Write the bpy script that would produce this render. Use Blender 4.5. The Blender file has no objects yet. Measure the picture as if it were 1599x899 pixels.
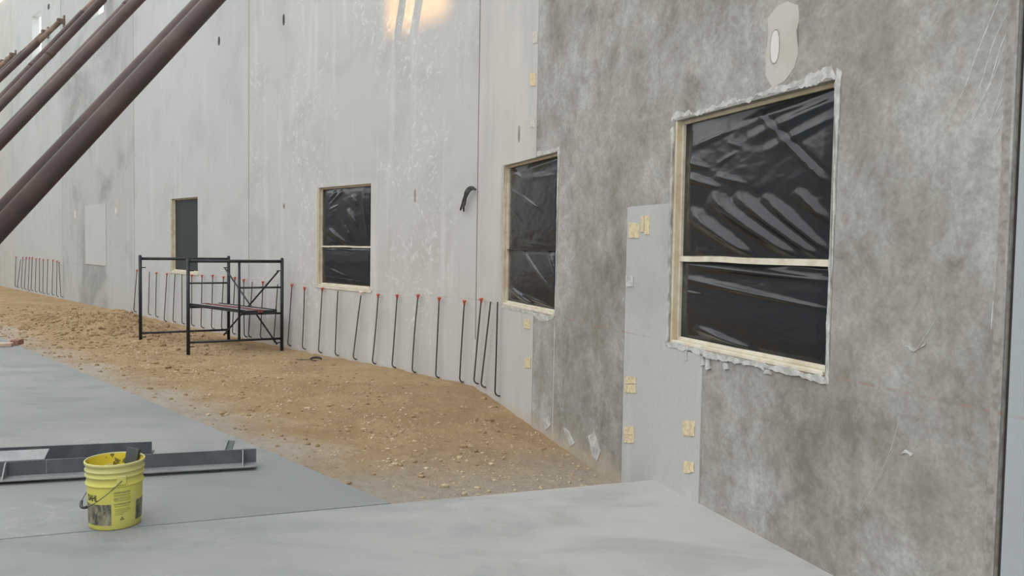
import bpy, bmesh, math, random
from mathutils import Vector, Matrix, noise
random.seed(11)
S = bpy.context.scene
COL = S.collection
# ------------------------------------------------------------------ camera
H = 1.6
FPX, PITCH, ROLL = 1289.03, math.radians(2.7926), math.radians(0.9485)
fw = Vector((0, math.cos(PITCH), -math.sin(PITCH)))
up0 = Vector((0, math.sin(PITCH), math.cos(PITCH))); rt0 = Vector((1, 0, 0))
rt = math.cos(ROLL) * rt0 + math.sin(ROLL) * up0
up = -math.sin(ROLL) * rt0 + math.cos(ROLL) * up0
O = Vector((0, 0, H))
cd = bpy.data.cameras.new('camera'); cam = bpy.data.objects.new('camera', cd); COL.objects.link(cam)
cd.sensor_width = 36.0; cd.sensor_fit = 'HORIZONTAL'; cd.lens = FPX / 1599 * 36.0
cd.clip_start = .05; cd.clip_end = 300
m = Matrix((rt, up, -fw)).transposed().to_4x4(); m.translation = O
cam.matrix_world = m
S.camera = cam
# ------------------------------------------------------------------ sky, sun, exposure
C = Vector((-.4203, 9.6986, 0))                       # where the two wall lines meet
AR, AL = math.radians(-70.1608), math.radians(132.4269)
dr = Vector((math.cos(AR), math.sin(AR), 0)); dl = Vector((math.cos(AL), math.sin(AL), 0))
nr = Vector((dr.y, -dr.x, 0)); nr = -nr if nr.x > 0 else nr     # towards the yard
nl = Vector((dl.y, -dl.x, 0)); nl = -nl if nl.y > 0 else nl
SUN_Q, SUN_E, OPP = .36, .10, 30.0
w = bpy.data.worlds.new('sky'); S.world = w; w.use_nodes = True
bg = w.node_tree.nodes['Background']; bg.inputs[0].default_value = (.965, .985, 1.0, 1); bg.inputs[1].default_value = 1.0
sd = bpy.data.lights.new('sun', 'SUN'); sun = bpy.data.objects.new('sun', sd); COL.objects.link(sun)
sd.energy = 2.1; sd.color = (1.0, .52, .15); sd.angle = math.radians(.6)
tosun = (nl - dl * SUN_Q + Vector((0, 0, SUN_E))).normalized()
sun.rotation_euler = tosun.to_track_quat('Z', 'Y').to_euler()
sun.location = tosun * 60
vs = S.view_settings
vs.view_transform = 'Standard'; vs.look = 'None'; vs.gamma = 1; vs.use_curve_mapping = False
vs.exposure = 1.1

# ------------------------------------------------------------------ measuring helpers
def ray(u, v): return fw + rt * ((u - 799.5) / FPX) - up * ((v - 449.5) / FPX)
def gp(u, v, z=0.0):
    d = ray(u, v); return O + d * ((z - H) / d.z)
def wp(u, v, side, off=0.0):
    d_, n = (dr, nr) if side == 'R' else (dl, nl)
    q = ray(u, v); t = (C + n * off - O).dot(n) / q.dot(n); P = O + q * t
    return (P - C).dot(d_), P.z

# ------------------------------------------------------------------ material helpers
class NT:
    def __init__(s, name):
        s.m = bpy.data.materials.new(name); s.m.use_nodes = True
        s.t = s.m.node_tree; s.b = s.t.nodes['Principled BSDF']; s.n = s.t.nodes
        s._obj = None
    def link(s, a, b): s.t.links.new(a, b)
    def setin(s, sock, v):
        if hasattr(v, 'is_output'): s.link(v, sock)
        elif isinstance(v, (tuple, list)) and len(v) == 3 and sock.type == 'RGBA': sock.default_value = (*v, 1)
        else: sock.default_value = v
    def obj(s):
        if not s._obj: s._obj = s.n.new('ShaderNodeTexCoord').outputs['Object']
        return s._obj
    def xyz(s, v=None):
        n = s.n.new('ShaderNodeSeparateXYZ'); s.link(v or s.obj(), n.inputs[0]); return n.outputs
    def map(s, scale=(1, 1, 1), loc=(0, 0, 0), v=None):
        n = s.n.new('ShaderNodeMapping'); s.link(v or s.obj(), n.inputs[0])
        n.inputs['Scale'].default_value = scale; n.inputs['Location'].default_value = loc; return n.outputs[0]
    def noise(s, scale, detail=4, rough=.55, v=None, dist=0.0):
        n = s.n.new('ShaderNodeTexNoise'); s.link(v or s.obj(), n.inputs['Vector'])
        n.inputs['Scale'].default_value = scale; n.inputs['Detail'].default_value = detail
        n.inputs['Roughness'].default_value = rough; n.inputs['Distortion'].default_value = dist; return n.outputs['Fac']
    def voro(s, scale, v=None):
        n = s.n.new('ShaderNodeTexVoronoi'); s.link(v or s.obj(), n.inputs['Vector']); n.inputs['Scale'].default_value = scale
        return n.outputs['Distance']
    def math(s, op, a, b=0.0, c=0.0):
        n = s.n.new('ShaderNodeMath'); n.operation = op
        for i, x in enumerate((a, b, c)):
            if i < len(n.inputs): s.setin(n.inputs[i], x)
        return n.outputs[0]
    def mr(s, x, a, b, c=0.0, d=1.0, smooth=True):
        n = s.n.new('ShaderNodeMapRange'); n.interpolation_type = 'SMOOTHSTEP' if smooth else 'LINEAR'
        for i, y in enumerate((x, a, b, c, d)): s.setin(n.inputs[i], y)
        return n.outputs[0]
    def mix(s, f, a, b, mode='MIX'):
        n = s.n.new('ShaderNodeMix'); n.data_type = 'RGBA'; n.blend_type = mode
        s.setin(n.inputs[0], f); s.setin(n.inputs[6], a); s.setin(n.inputs[7], b); return n.outputs[2]
    def bump(s, h, strength=.3, dist=.01):
        n = s.n.new('ShaderNodeBump'); n.inputs['Strength'].default_value = strength; n.inputs['Distance'].default_value = dist
        s.link(h, n.inputs['Height']); s.link(n.outputs[0], s.b.inputs['Normal'])
    def out(s, col, rough=.8, metal=0.0, spec=.3):
        s.setin(s.b.inputs['Base Color'], col); s.setin(s.b.inputs['Roughness'], rough)
        s.b.inputs['Metallic'].default_value = metal; s.b.inputs['Specular IOR Level'].default_value = spec
        return s.m

def concrete(name, base, dark, light, stain=.5, white=.3, streak=.4, seed=0.0, regions=None, fine=.5, mott=None, chalk=.32, dust=True, stain_scale=.9):
    """wall concrete: cloudy stains, vertical streaks, pale bloom, fine mottle, red chalk line, earth dust at the foot"""
    k = NT(name)
    o = k.map(loc=(seed * 7.3, seed * 3.1, seed * 5.7))
    cl = k.noise(stain_scale, 7, .62, o, .5)
    f1 = k.math('MULTIPLY', k.mr(cl, .46, .66), stain)
    c = k.mix(f1, base, dark)
    if mott:
        m1 = k.noise(1.0, 10, .68, o, .3); m2 = k.noise(3.1, 9, .7, k.map((1, 1, .75), (seed, 8, 4)), .5)
        m3 = k.noise(11, 9, .78, o, .8)
        mm_ = k.math('ADD', k.math('ADD', k.math('MULTIPLY', m1, .42), k.math('MULTIPLY', m2, .30)), k.math('MULTIPLY', m3, .28))
        c = k.mix(k.mr(mm_, .415, .585, 0, 1, False), dark, light)
        hue = k.noise(1.7, 6, .6, k.map(loc=(2, seed, 6)))
        c = k.mix(k.math('MULTIPLY', k.mr(hue, .45, .65), .55), c, k.mix(.5, c, mott))
    sv = k.map((2.6, 2.6, .22), (seed, 0, seed), None)
    st = k.noise(1.6, 5, .6, sv, .3)
    c = k.mix(k.math('MULTIPLY', k.mr(st, .52, .72), streak), c, light)
    st2 = k.noise(2.1, 5, .6, k.map((3.2, 3.2, .3), (seed + 4, 2, 1)), .2)
    c = k.mix(k.math('MULTIPLY', k.mr(st2, .55, .75), streak * .8), c, dark)
    bl = k.noise(9, 8, .72, o, 1.2); zone = k.noise(.7, 3, .5, k.map(loc=(seed + 9, 3, 2)))
    wf = k.math('MULTIPLY', k.math('MULTIPLY', k.mr(bl, .52, .66), k.mr(zone, .45, .62)), white)
    c = k.mix(wf, c, light)
    fn = k.noise(38, 6, .7, o)
    c = k.mix(k.math('MULTIPLY', k.mr(fn, .35, .7), fine), c, k.mix(.5, c, dark))
    sp = k.noise(150, 2, .5, o)
    c = k.mix(k.math('MULTIPLY', k.mr(sp, .66, .74), .25), c, dark)
    x, y, z = k.xyz()
    if regions:
        c = regions(k, c, x, z, bl, fn)
    if chalk:
        wob = k.noise(6, 3, .6, o)
        d = k.math('ABSOLUTE', k.math('SUBTRACT', z, .984))
        lf = k.math('MULTIPLY', k.mr(d, .003, .009, 1, 0), k.mr(wob, .42, .6, .05, chalk))
        c = k.mix(lf, c, (.33, .19, .155))
    if dust:
        zz = k.math('ADD', z, k.math('MULTIPLY', k.noise(5, 4, .6, o), .16))
        c = k.mix(k.mr(zz, -.05, .12, .55, 0), c, (.47, .39, .29))
    hb = k.math('ADD', k.math('MULTIPLY', fn, .4), k.math('MULTIPLY', bl, .6))
    k.bump(hb, .25, .006)
    return k.out(c, .85, 0, .25)

def plain(name, col, col2=None, scale=20, rough=.6, metal=0.0, spec=.4, bump=.0, lo=.4, hi=.65):
    k = NT(name); n = k.noise(scale, 5, .6)
    c = k.mix(k.mr(n, lo, hi), col, col2 or tuple(a * .75 for a in col))
    if bump: k.bump(n, bump, .004)
    return k.out(c, rough, metal, spec)

M = {}
G = lambda v: (v, v * .995, v * .975)
M['wl0'] = concrete('concrete_pale_bloom', (.505, .495, .475), (.41, .395, .37), (.68, .675, .66), .5, .85, .4, 0)
M['wl1'] = concrete('concrete_pale_cool', (.50, .505, .495), (.41, .41, .395), (.62, .63, .62), .5, .35, .26, 1)
M['wl2'] = concrete('concrete_patchy', (.46, .465, .45), (.29, .295, .28), (.58, .59, .575), .95, .35, .35, 2, stain_scale=.5)
M['wl3'] = concrete('concrete_pale_green', (.49, .50, .48), (.41, .42, .40), (.60, .61, .59), .5, .25, .25, 3)
M['wl4'] = concrete('concrete_pale_warm', (.50, .49, .45), (.40, .39, .36), (.60, .59, .56), .5, .25, .25, 4)
STAINS = ((920, 440, 40, 130, .8), (905, 620, 55, 85, .9), (868, 60, 30, 80, .7), (985, 130, 50, 120, .45), (1430, 330, 45, 80, .8), (1335, 150, 70, 110, .5), (1455, 600, 55, 70, .55), (1235, 690, 80, 60, .55), (1440, 790, 60, 60, .6), (1290, 840, 70, 60, .5), (1360, 40, 70, 50, .5), (845, 590, 14, 50, .6), (965, 330, 18, 80, .6))
def right_regions(k, c, x, z, bl, fn):
    # brown water stains where the panel shows them
    dn = k.math('MULTIPLY', k.math('SUBTRACT', k.noise(2.6, 9, .68, None, .6), .5), 3.0)
    acc = None
    for u_, v_, ru, rv, st_ in STAINS:
        sc_, zc_ = wp(u_, v_, 'R'); rs = abs(wp(u_ + ru, v_, 'R')[0] - sc_); rz = abs(wp(u_, v_ + rv, 'R')[1] - zc_)
        ax = k.math('DIVIDE', k.math('SUBTRACT', x, sc_), rs); az_ = k.math('DIVIDE', k.math('SUBTRACT', z, zc_), rz)
        d = k.math('ADD', k.math('SQRT', k.math('ADD', k.math('MULTIPLY', ax, ax), k.math('MULTIPLY', az_, az_))), dn)
        q = k.mr(d, .2, 1.35, st_, 0)
        acc = q if acc is None else k.math('MAXIMUM', acc, q)
    c = k.mix(k.math('MULTIPLY', acc, .62), c, k.mix(k.mr(bl, .4, .65), (.165, .148, .118), (.27, .25, .215)))
    # smooth cast strip next to the wall corner, with its seam line
    e = k.math('ADD', x, k.math('MULTIPLY', k.math('SUBTRACT', bl, .5), .015))
    strip = k.mr(e, 1.852, 1.862, 1, 0)
    sm = k.mix(k.mr(k.noise(1.3, 4, .6, k.map((1.5, 1.5, .35))), .35, .7), (.57, .545, .505), (.48, .47, .45))
    sm = k.mix(k.math('MULTIPLY', k.mr(z, 1.3, .3), .35), sm, (.42, .425, .42))
    c = k.mix(k.math('MULTIPLY', strip, .9), c, sm)
    d = k.math('ABSOLUTE', k.math('SUBTRACT', e, 1.862))
    c = k.mix(k.mr(d, .003, .010, .7, 0), c, (.22, .2, .18))
    # form joint below the window: pale line
    d2 = k.math('ABSOLUTE', k.math('SUBTRACT', e, 2.39))
    c = k.mix(k.math('MULTIPLY', k.mr(d2, .004, .012, .6, 0), k.mr(z, .95, .9)), c, (.6, .59, .57))
    return c
M['wr'] = concrete('concrete_stained_brown', (.36, .345, .315), (.185, .172, .148), (.47, .46, .435), .85, .35, .22, 5, regions=right_regions, stain_scale=1.1, mott=(.30, .265, .20), chalk=.6, fine=.75)
M['wr2'] = concrete('concrete_smooth_blue_grey', (.36, .385, .39), (.31, .33, .335), (.42, .44, .44), .3, .1, .2, 6)
M['infill'] = concrete('concrete_smooth_infill', (.45, .445, .432), (.35, .348, .335), (.53, .525, .51), .6, .4, .45, 7, fine=.6, dust=False)
M['infill_far'] = concrete('concrete_infill_far', (.50, .505, .485), (.42, .425, .41), (.58, .59, .57), .4, .2, .4, 8, chalk=False, dust=False)
M['opp'] = concrete('concrete_opposite', (.46, .455, .44), (.36, .355, .34), (.56, .56, .55), .5, .2, .4, 9)
M['edge'] = plain('rough_mortar_edge', (.33, .315, .28), (.23, .215, .185), 22, .9, 0, .2, .8)
M['groove'] = plain('dark_joint', (.06, .055, .05), None, 10, .9)
M['wood'] = plain('raw_pine', (.62, .545, .40), (.52, .43, .29), 9, .7, 0, .25, .1)
M['wood_pale'] = plain('pale_pine', (.66, .61, .50), (.55, .48, .36), 9, .7, 0, .25, .1)
M['plaster'] = plain('white_plaster', (.55, .54, .515), (.37, .36, .33), 16, .9, 0, .2, .25, .36, .64)
M['cream'] = plain('cream_glue', (.66, .57, .37), (.50, .42, .27), 40, .8, 0, .25, .6)
M['pale_glue'] = plain('pale_glue', (.58, .55, .48), (.46, .44, .39), 40, .8, 0, .25, .6)
M['skim'] = plain('beige_skim_coat', (.48, .455, .405), (.43, .405, .355), 4, .85, 0, .2, .05)
M['white_fill'] = plain('white_filler', (.64, .61, .58), (.58, .55, .52), 6, .8, 0, .25, .05)
M['scuff'] = plain('chalky_scuff', (.52, .515, .50), (.40, .39, .37), 30, .9, 0, .2)
M['rebar'] = plain('rebar_steel', (.075, .07, .07), (.11, .085, .07), 30, .6, .4, .4, .2)
M['cap'] = plain('red_plastic', (.52, .11, .07), (.42, .08, .05), 30, .45)
M['cap_white'] = plain('pale_pink_plastic', (.75, .6, .57), (.7, .5, .46), 30, .5)
M['brace'] = plain('rusty_brown_pipe', (.072, .047, .043), (.115, .072, .053), 2.2, .55, .25, .4, .15, .42, .7)
M['brace_in'] = plain('worn_brown_pipe', (.15, .105, .08), (.24, .17, .12), 5, .6, .2, .35, .2)
M['scaf'] = plain('black_scaffold_paint', (.022, .024, .028), (.045, .045, .05), 14, .45, .2, .4, .1, .5, .75)
M['plank'] = plain('grey_worn_plank', (.20, .19, .19), (.30, .29, .29), 5, .7)
M['plank_red'] = plain('faded_red_paint', (.22, .07, .07), (.16, .06, .06), 9, .6)
M['steel'] = plain('grey_primed_steel', (.072, .083, .092), (.095, .106, .114), 6, .42, .25, .5, .03)
M['steel_edge'] = plain('light_steel_edge', (.25, .255, .255), (.20, .205, .21), 6, .45, .2, .5)
M['black'] = plain('black_rubber', (.018, .018, .02), (.04, .035, .033), 30, .5)
M['cable'] = plain('grey_black_cable', (.035, .033, .035), (.10, .095, .095), 14, .45)
M['block'] = plain('reddish_timber', (.28, .15, .11), (.2, .1, .075), 12, .8)
M['block_tan'] = plain('tan_timber', (.5, .38, .28), (.4, .29, .2), 12, .8)
k = NT('black_plastic_film')
hb = k.noise(26, 5, .65, None, .6)
k.bump(hb, .10, .004)
M['film'] = k.out(k.mix(.5, (.010, .012, .015), (.014, .015, .018)), .19, 0, .42)
k = NT('black_plastic_film_matt')
M['film_flat'] = k.out(k.mix(k.noise(2, 3), (.022, .030, .034), (.027, .035, .038)), .5, 0, .4)

# slab concrete: bluish grey, trowel clouds, pale smears, painted light falloff
def slab_mat(name, seed, g=1.0, light_falloff=False):
    k = NT(name); o = k.map(loc=(seed, seed * 2, 0))
    a = k.noise(.55, 6, .6, o, .8)
    if light_falloff:
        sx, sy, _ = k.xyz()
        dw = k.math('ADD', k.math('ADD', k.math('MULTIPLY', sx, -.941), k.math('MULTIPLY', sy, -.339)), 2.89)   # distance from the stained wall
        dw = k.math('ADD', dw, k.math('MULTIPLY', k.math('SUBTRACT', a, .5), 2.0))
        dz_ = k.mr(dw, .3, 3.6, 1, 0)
    c = k.mix(k.mr(a, .38, .66), (.325 * g, .333 * g, .326 * g), (.43 * g, .425 * g, .408 * g))
    s = k.noise(1.1, 6, .65, k.map((1, 2.2, 1), (seed, 1, 0)), .6)
    c = k.mix(k.math('MULTIPLY', k.mr(s, .48, .66), .7), c, (.25 * g, .28 * g, .28 * g))
    p = k.noise(3.2, 8, .75, o, 1.5); pz = k.noise(.8, 2, .5, k.map(loc=(3 + seed, 5, 0)))
    c = k.mix(k.math('MULTIPLY', k.math('MULTIPLY', k.mr(p, .54, .64), k.mr(pz, .5, .62)), .45), c, (.58 * g, .55 * g, .54 * g))
    f = k.noise(45, 6, .7, o)
    c = k.mix(k.math('MULTIPLY', k.mr(f, .35, .7), .45), c, (.28 * g, .31 * g, .31 * g))
    if light_falloff: c = k.mix(k.math('MULTIPLY', dz_, .78), c, k.mix(k.mr(s, .4, .65), (.455, .442, .415), (.365, .362, .345)))  # floor brightness falloff put into the colour: paler towards the stained wall
    k.bump(k.math('ADD', k.math('MULTIPLY', f, .3), k.math('MULTIPLY', p, .4)), .12, .004)
    return k.out(c, k.mr(a, .3, .7, .5, .75), 0, .35)
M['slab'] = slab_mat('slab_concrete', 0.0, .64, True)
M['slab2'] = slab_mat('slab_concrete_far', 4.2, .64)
# earth: the local x of the dirt object runs along the pale wall (x = s), y = distance from it
k = NT('brown_earth')
x, y, z = k.xyz()
a = k.noise(1.1, 6, .6, None, .6)
c = k.mix(k.mr(a, .36, .66), (.36, .245, .132), (.45, .325, .185))
b2 = k.noise(11, 8, .7, None, .4)
c = k.mix(k.math('MULTIPLY', k.mr(b2, .45, .7), .6), c, (.27, .185, .105))
f = k.noise(60, 6, .75)
c = k.mix(k.math('MULTIPLY', k.mr(f, .5, .7), .45), c, (.56, .44, .29))
# grey concrete dust that has drifted along the slab edges
e1 = k.math('ADD', y, k.math('MULTIPLY', k.math('SUBTRACT', a, .5), 1.4))
g1 = k.mr(e1, 2.5, 3.35, 0, .8)
e2 = k.math('SUBTRACT', k.math('SUBTRACT', 4.252, k.math('MULTIPLY', x, .923)), k.math('MULTIPLY', y, .385))   # distance from the slab end
e2 = k.math('ADD', e2, k.math('MULTIPLY', k.math('SUBTRACT', a, .5), 1.6))
g2 = k.mr(e2, .2, 2.0, .85, 0)
c = k.mix(k.math('MAXIMUM', g1, g2), c, k.mix(k.mr(b2, .4, .7), (.44, .405, .355), (.36, .33, .285)))
k.bump(k.math('ADD', b2, k.math('MULTIPLY', f, .5)), 1.0, .035)
M['earth'] = k.out(c, .95, 0, .15)
M['clod'] = plain('earth_clod', (.25, .175, .095), (.36, .26, .15), 6, .95, 0, .15, .3)
M['stone'] = plain('pale_pebble', (.50, .41, .28), (.38, .29, .18), 5, .9, 0, .2, .2)

# ------------------------------------------------------------------ mesh helpers
def link(name, me, mat, parent=None, smooth=False):
    if smooth:
        for p in me.polygons: p.use_smooth = True
    o = bpy.data.objects.new(name, me); COL.objects.link(o)
    if mat is not None:
        for q in (mat if isinstance(mat, list) else [mat]): me.materials.append(M[q])
    if parent: o.parent = parent
    return o
def fromb(name, bm, mat, parent=None, smooth=False):
    bmesh.ops.recalc_face_normals(bm, faces=bm.faces)
    me = bpy.data.meshes.new(name); bm.to_mesh(me); bm.free()
    return link(name, me, mat, parent, smooth)
def pyd(name, v, f, mat, parent=None, smooth=False, recalc=True):
    me = bpy.data.meshes.new(name); me.from_pydata([tuple(a) for a in v], [], f); me.update()
    if recalc:
        bm = bmesh.new(); bm.from_mesh(me); bmesh.ops.recalc_face_normals(bm, faces=bm.faces); bm.to_mesh(me); bm.free()
    return link(name, me, mat, parent, smooth)
def bbox(bm, a, b, mtx=None, bev=0.0):
    r = bmesh.ops.create_cube(bm, size=1.0); vs_ = r['verts']
    for v in vs_:
        v.co = Vector(((a[i] + b[i]) / 2 + v.co[i] * (b[i] - a[i]) for i in range(3)))
    if bev:
        es = list({e for v in vs_ for e in v.link_edges})
        r2 = bmesh.ops.bevel(bm, geom=es, offset=bev, segments=1, affect='EDGES'); vs_ = list({v for f_ in r2['faces'] for v in f_.verts} | {v for v in vs_ if v.is_valid})
    if mtx is not None:
        for v in vs_: v.co = mtx @ v.co
def box(name, a, b, mat, parent=None, bev=0.0, mtx=None):
    bm = bmesh.new(); bbox(bm, a, b, mtx, bev); return fromb(name, bm, mat, parent)
def tube_bm(bm, pts, rad, n=10, cap=True):
    pts = [Vector(p) for p in pts]; rads = rad if isinstance(rad, (list, tuple)) else [rad] * len(pts)
    rings = []; nrm = None
    for i, p in enumerate(pts):
        t = (pts[min(i + 1, len(pts) - 1)] - pts[max(i - 1, 0)]).normalized()
        if nrm is None: nrm = t.orthogonal().normalized()
        nrm = (nrm - t * nrm.dot(t)).normalized(); bn = t.cross(nrm)
        rings.append([bm.verts.new(p + (nrm * math.cos(2 * math.pi * j / n) + bn * math.sin(2 * math.pi * j / n)) * rads[i]) for j in range(n)])
    for a, b in zip(rings, rings[1:]):
        for j in range(n): bm.faces.new((a[j], a[(j + 1) % n], b[(j + 1) % n], b[j]))
    if cap:
        bm.faces.new(rings[0][::-1]); bm.faces.new(rings[-1])
def tube(name, pts, rad, mat, parent=None, n=10):
    bm = bmesh.new(); tube_bm(bm, pts, rad, n); o = fromb(name, bm, mat, parent)
    for p in o.data.polygons: p.use_smooth = len(p.vertices) == 4
    return o
def lathe(name, prof, mat, parent=None, n=40, smooth=True, top=True):
    v = []; f = []
    for r, z in prof:
        for j in range(n): v.append((r * math.cos(2 * math.pi * j / n), r * math.sin(2 * math.pi * j / n), z))
    for i in range(len(prof) - 1):
        for j in range(n): f.append((i * n + j, i * n + (j + 1) % n, (i + 1) * n + (j + 1) % n, (i + 1) * n + j))
    f.append(tuple(range(n))[::-1])
    if top and prof[-1][0] > 1e-4 and prof[-1][0] != prof[0][0]: f.append(tuple((len(prof) - 1) * n + j for j in range(n)))
    return pyd(name, v, f, mat, parent, smooth)
def empty(name, loc=(0, 0, 0), rz=0.0, mtx=None):
    o = bpy.data.objects.new(name, None); COL.objects.link(o); o.empty_display_size = .2
    if mtx is not None: o.matrix_world = mtx
    else: o.location = loc; o.rotation_euler = (0, 0, rz)
    return o
def tag(o, label, cat, group=None, kind=None):
    o['label'] = label; o['category'] = cat
    if group: o['group'] = group
    if kind: o['kind'] = kind
    return o

# ------------------------------------------------------------------ the walls
# local frame of a wall: x along it, y into the concrete, z up. On the left wall x = -s.
def wall_mtx(side):
    X = dr if side == 'R' else -dl; Y = -(nr if side == 'R' else nl)
    mm = Matrix((X, Y, Vector((0, 0, 1)))).transposed().to_4x4(); mm.translation = C; return mm
WM = {'R': wall_mtx('R'), 'L': wall_mtx('L')}
SG = {'R': 1.0, 'L': -1.0}
def lc(side, s, y, z): return Vector((SG[side] * s, y, z))
def lpx(side, u, v, y=0.0):
    s, z = wp(u, v, side, -y); return lc(side, s, y, z)
def panel(name, side, s0, s1, z0, z1, holes, mat, parent, thick=.2, y0=0.0):
    ss = sorted({s0, s1, *[q for h in holes for q in h[:2]]}); zs = sorted({z0, z1, *[q for h in holes for q in h[2:]]})
    solid = lambda i, j: 0 <= i < len(ss) - 1 and 0 <= j < len(zs) - 1 and not any(
        h[0] - 1e-6 <= ss[i] and ss[i + 1] <= h[1] + 1e-6 and h[2] - 1e-6 <= zs[j] and zs[j + 1] <= h[3] + 1e-6 for h in holes)
    bm = bmesh.new(); vd = {}
    def V(i, j, k_):
        if (i, j, k_) not in vd: vd[i, j, k_] = bm.verts.new(lc(side, ss[i], y0 + (thick if k_ else 0), zs[j]))
        return vd[i, j, k_]
    for i in range(len(ss) - 1):
        for j in range(len(zs) - 1):
            if not solid(i, j): continue
            for k_ in (0, 1): bm.faces.new((V(i, j, k_), V(i + 1, j, k_), V(i + 1, j + 1, k_), V(i, j + 1, k_)))
            if not solid(i - 1, j): bm.faces.new((V(i, j, 0), V(i, j + 1, 0), V(i, j + 1, 1), V(i, j, 1)))
            if not solid(i + 1, j): bm.faces.new((V(i + 1, j, 0), V(i + 1, j + 1, 0), V(i + 1, j + 1, 1), V(i + 1, j, 1)))
            if not solid(i, j - 1): bm.faces.new((V(i, j, 0), V(i + 1, j, 0), V(i + 1, j, 1), V(i, j, 1)))
            if not solid(i, j + 1): bm.faces.new((V(i, j + 1, 0), V(i + 1, j + 1, 0), V(i + 1, j + 1, 1), V(i, j + 1, 1)))
    return fromb(name, bm, mat, parent)
WIN = {4: ('R', 4.392, 5.909, .977, 2.462), 3: ('R', .919, 2.388, .99, 2.467), 2: ('L', 2.2785, 3.734, .982, 2.449), 1: ('L', 8.328, 9.724, 1.0, 2.472)}
JT = [0, 6.10, 11.93, 17.83, 23.68, 29.5, 35.3]
g = .011; TOP = 9.6; BOT = -.6
wall_left = tag(empty('wall_left', mtx=WM['L']), 'pale grey tilt-up concrete wall receding behind the braces and scaffold', 'wall', kind='structure')
for i in range(6):
    s0, s1 = JT[i] + g, JT[i + 1] - g
    cx = (JT[i] + JT[i + 1]) / 2 - .3
    holes = [(cx - .55, cx + .52, 7.08, 8.30)]
    if i == 0: holes.append(WIN[2][1:])
    if i == 1: holes.append(WIN[1][1:])
    panel('concrete_panel', 'L', s0, s1, BOT, TOP, holes, ['wl0', 'wl1', 'wl2', 'wl3', 'wl4', 'wl4'][i], wall_left)
for q in JT[1:-1]:
    box('joint_filler', lc('L', q - .0105, .012, BOT), lc('L', q + .0105, .10, TOP - .1), 'groove', wall_left)
wall_right = tag(empty('wall_right', mtx=WM['R']), 'brown-stained concrete wall with the two larger plastic-covered windows', 'wall', kind='structure')
JR = 6.90
panel('concrete_panel', 'R', .012, JR, BOT, TOP, [WIN[3][1:], WIN[4][1:]], 'wr', wall_right)
panel('concrete_panel', 'R', JR + .035, 13.0, BOT, TOP, [], 'wr2', wall_right, y0=-.004)
box('joint_filler', (JR + .001, .022, BOT), (JR + .034, .11, TOP), 'groove', wall_right)
# corner joint: dark filler, white sealant at its foot
tube('joint_filler', [(0, .06, BOT), (0, .06, TOP)], .03, 'groove', wall_right, 8)
bm = bmesh.new(); n = 22
pv = [(-.010 - .006 * random.random(), .016 + .006 * random.random(), -.1 + .62 * i / n) for i in range(n + 1)]
rows = [[bm.verts.new((a, -.006, z)), bm.verts.new((b, -.006, z)), bm.verts.new((b, .03, z)), bm.verts.new((a, .03, z))] for a, b, z in pv]
for a, b in zip(rows, rows[1:]):
    for j in range(4): bm.faces.new((a[j], a[(j + 1) % 4], b[(j + 1) % 4], b[j]))
fromb('joint_sealant', bm, 'white_fill', wall_right)['label'] = 'white sealant at the foot of the corner joint'
# rough mortar lip along the right panel edge
bm = bmesh.new(); rows = []
for i in range(181):
    z = -.1 + (TOP - 4.5) * i / 180
    a = JR - .05 + .006 * noise.noise((0, 3.1, z * 9)) + .004 * noise.noise((2, 3.1, z * 40))
    h = .004 + .003 * noise.noise((7, 1, z * 17))
    rows.append([bm.verts.new((a, .001, z)), bm.verts.new((a + .016, -h, z)), bm.verts.new((JR - .02, -h - .003, z)), bm.verts.new((JR + .004, .012, z)), bm.verts.new((JR, .05, z))])
for a, b in zip(rows, rows[1:]):
    for j in range(4): bm.faces.new((a[j], a[j + 1], b[j + 1], b[j]))
fromb('mortar_edge', bm, 'edge', wall_right, True)
# L-shaped infill beside and below the large window
def prism(name, pts, side, mat, parent, t=.004, y=0.0):
    n_ = len(pts); v = [lc(side, s, y - t, z) for s, z in pts] + [lc(side, s, y + .001, z) for s, z in pts]
    f_ = [tuple(range(n_)), tuple(range(n_, 2 * n_))[::-1]] + [(i, (i + 1) % n_, n_ + (i + 1) % n_, n_ + i) for i in range(n_)]
    bm = bmesh.new(); bv = [bm.verts.new(a) for a in v]
    for q in f_: bm.faces.new([bv[i] for i in q])
    bmesh.ops.triangulate(bm, faces=[q for q in bm.faces if len(q.verts) > 4])
    return fromb(name, bm, mat, parent)
def rag(a, b, n_, amp, sd_):
    out = []
    for i in range(n_):
        t = i / n_; d = Vector((b[0] - a[0], b[1] - a[1])); pn = Vector((-d.y, d.x)).normalized()
        w_ = amp * noise.noise((sd_, t * d.length * 11, 1.7)) + amp * .5 * noise.noise((sd_, t * d.length * 45, 5.7))
        out.append((a[0] + d.x * t + pn.x * w_, a[1] + d.y * t + pn.y * w_))
    return out
def ragpoly(cs, amp, sd_, per=24.0):
    out = []
    for i, a in enumerate(cs):
        b = cs[(i + 1) % len(cs)]; ln = math.hypot(b[0] - a[0], b[1] - a[1])
        out += rag(a, b, max(2, int(ln * per)), amp, sd_ + i * 3.3)
    return out
bm = bmesh.new()
for a, b in (((3.762, .945), (4.372, 1.917)), ((3.762, -.35), (4.812, .9455))): bbox(bm, (a[0], -.009, a[1]), (b[0], .001, b[1]))
fromb('infill_panel', bm, 'infill', wall_right)['label'] = 'smooth pale L-shaped infill beside the large window'
tube('infill_joint', [(3.760, -.002, -.2 + i * .0707) if i else (3.760, -.002, -.2) for i in range(31)], [.004 + .004 * random.random() for i in range(31)], 'groove', wall_right, 6)
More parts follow.
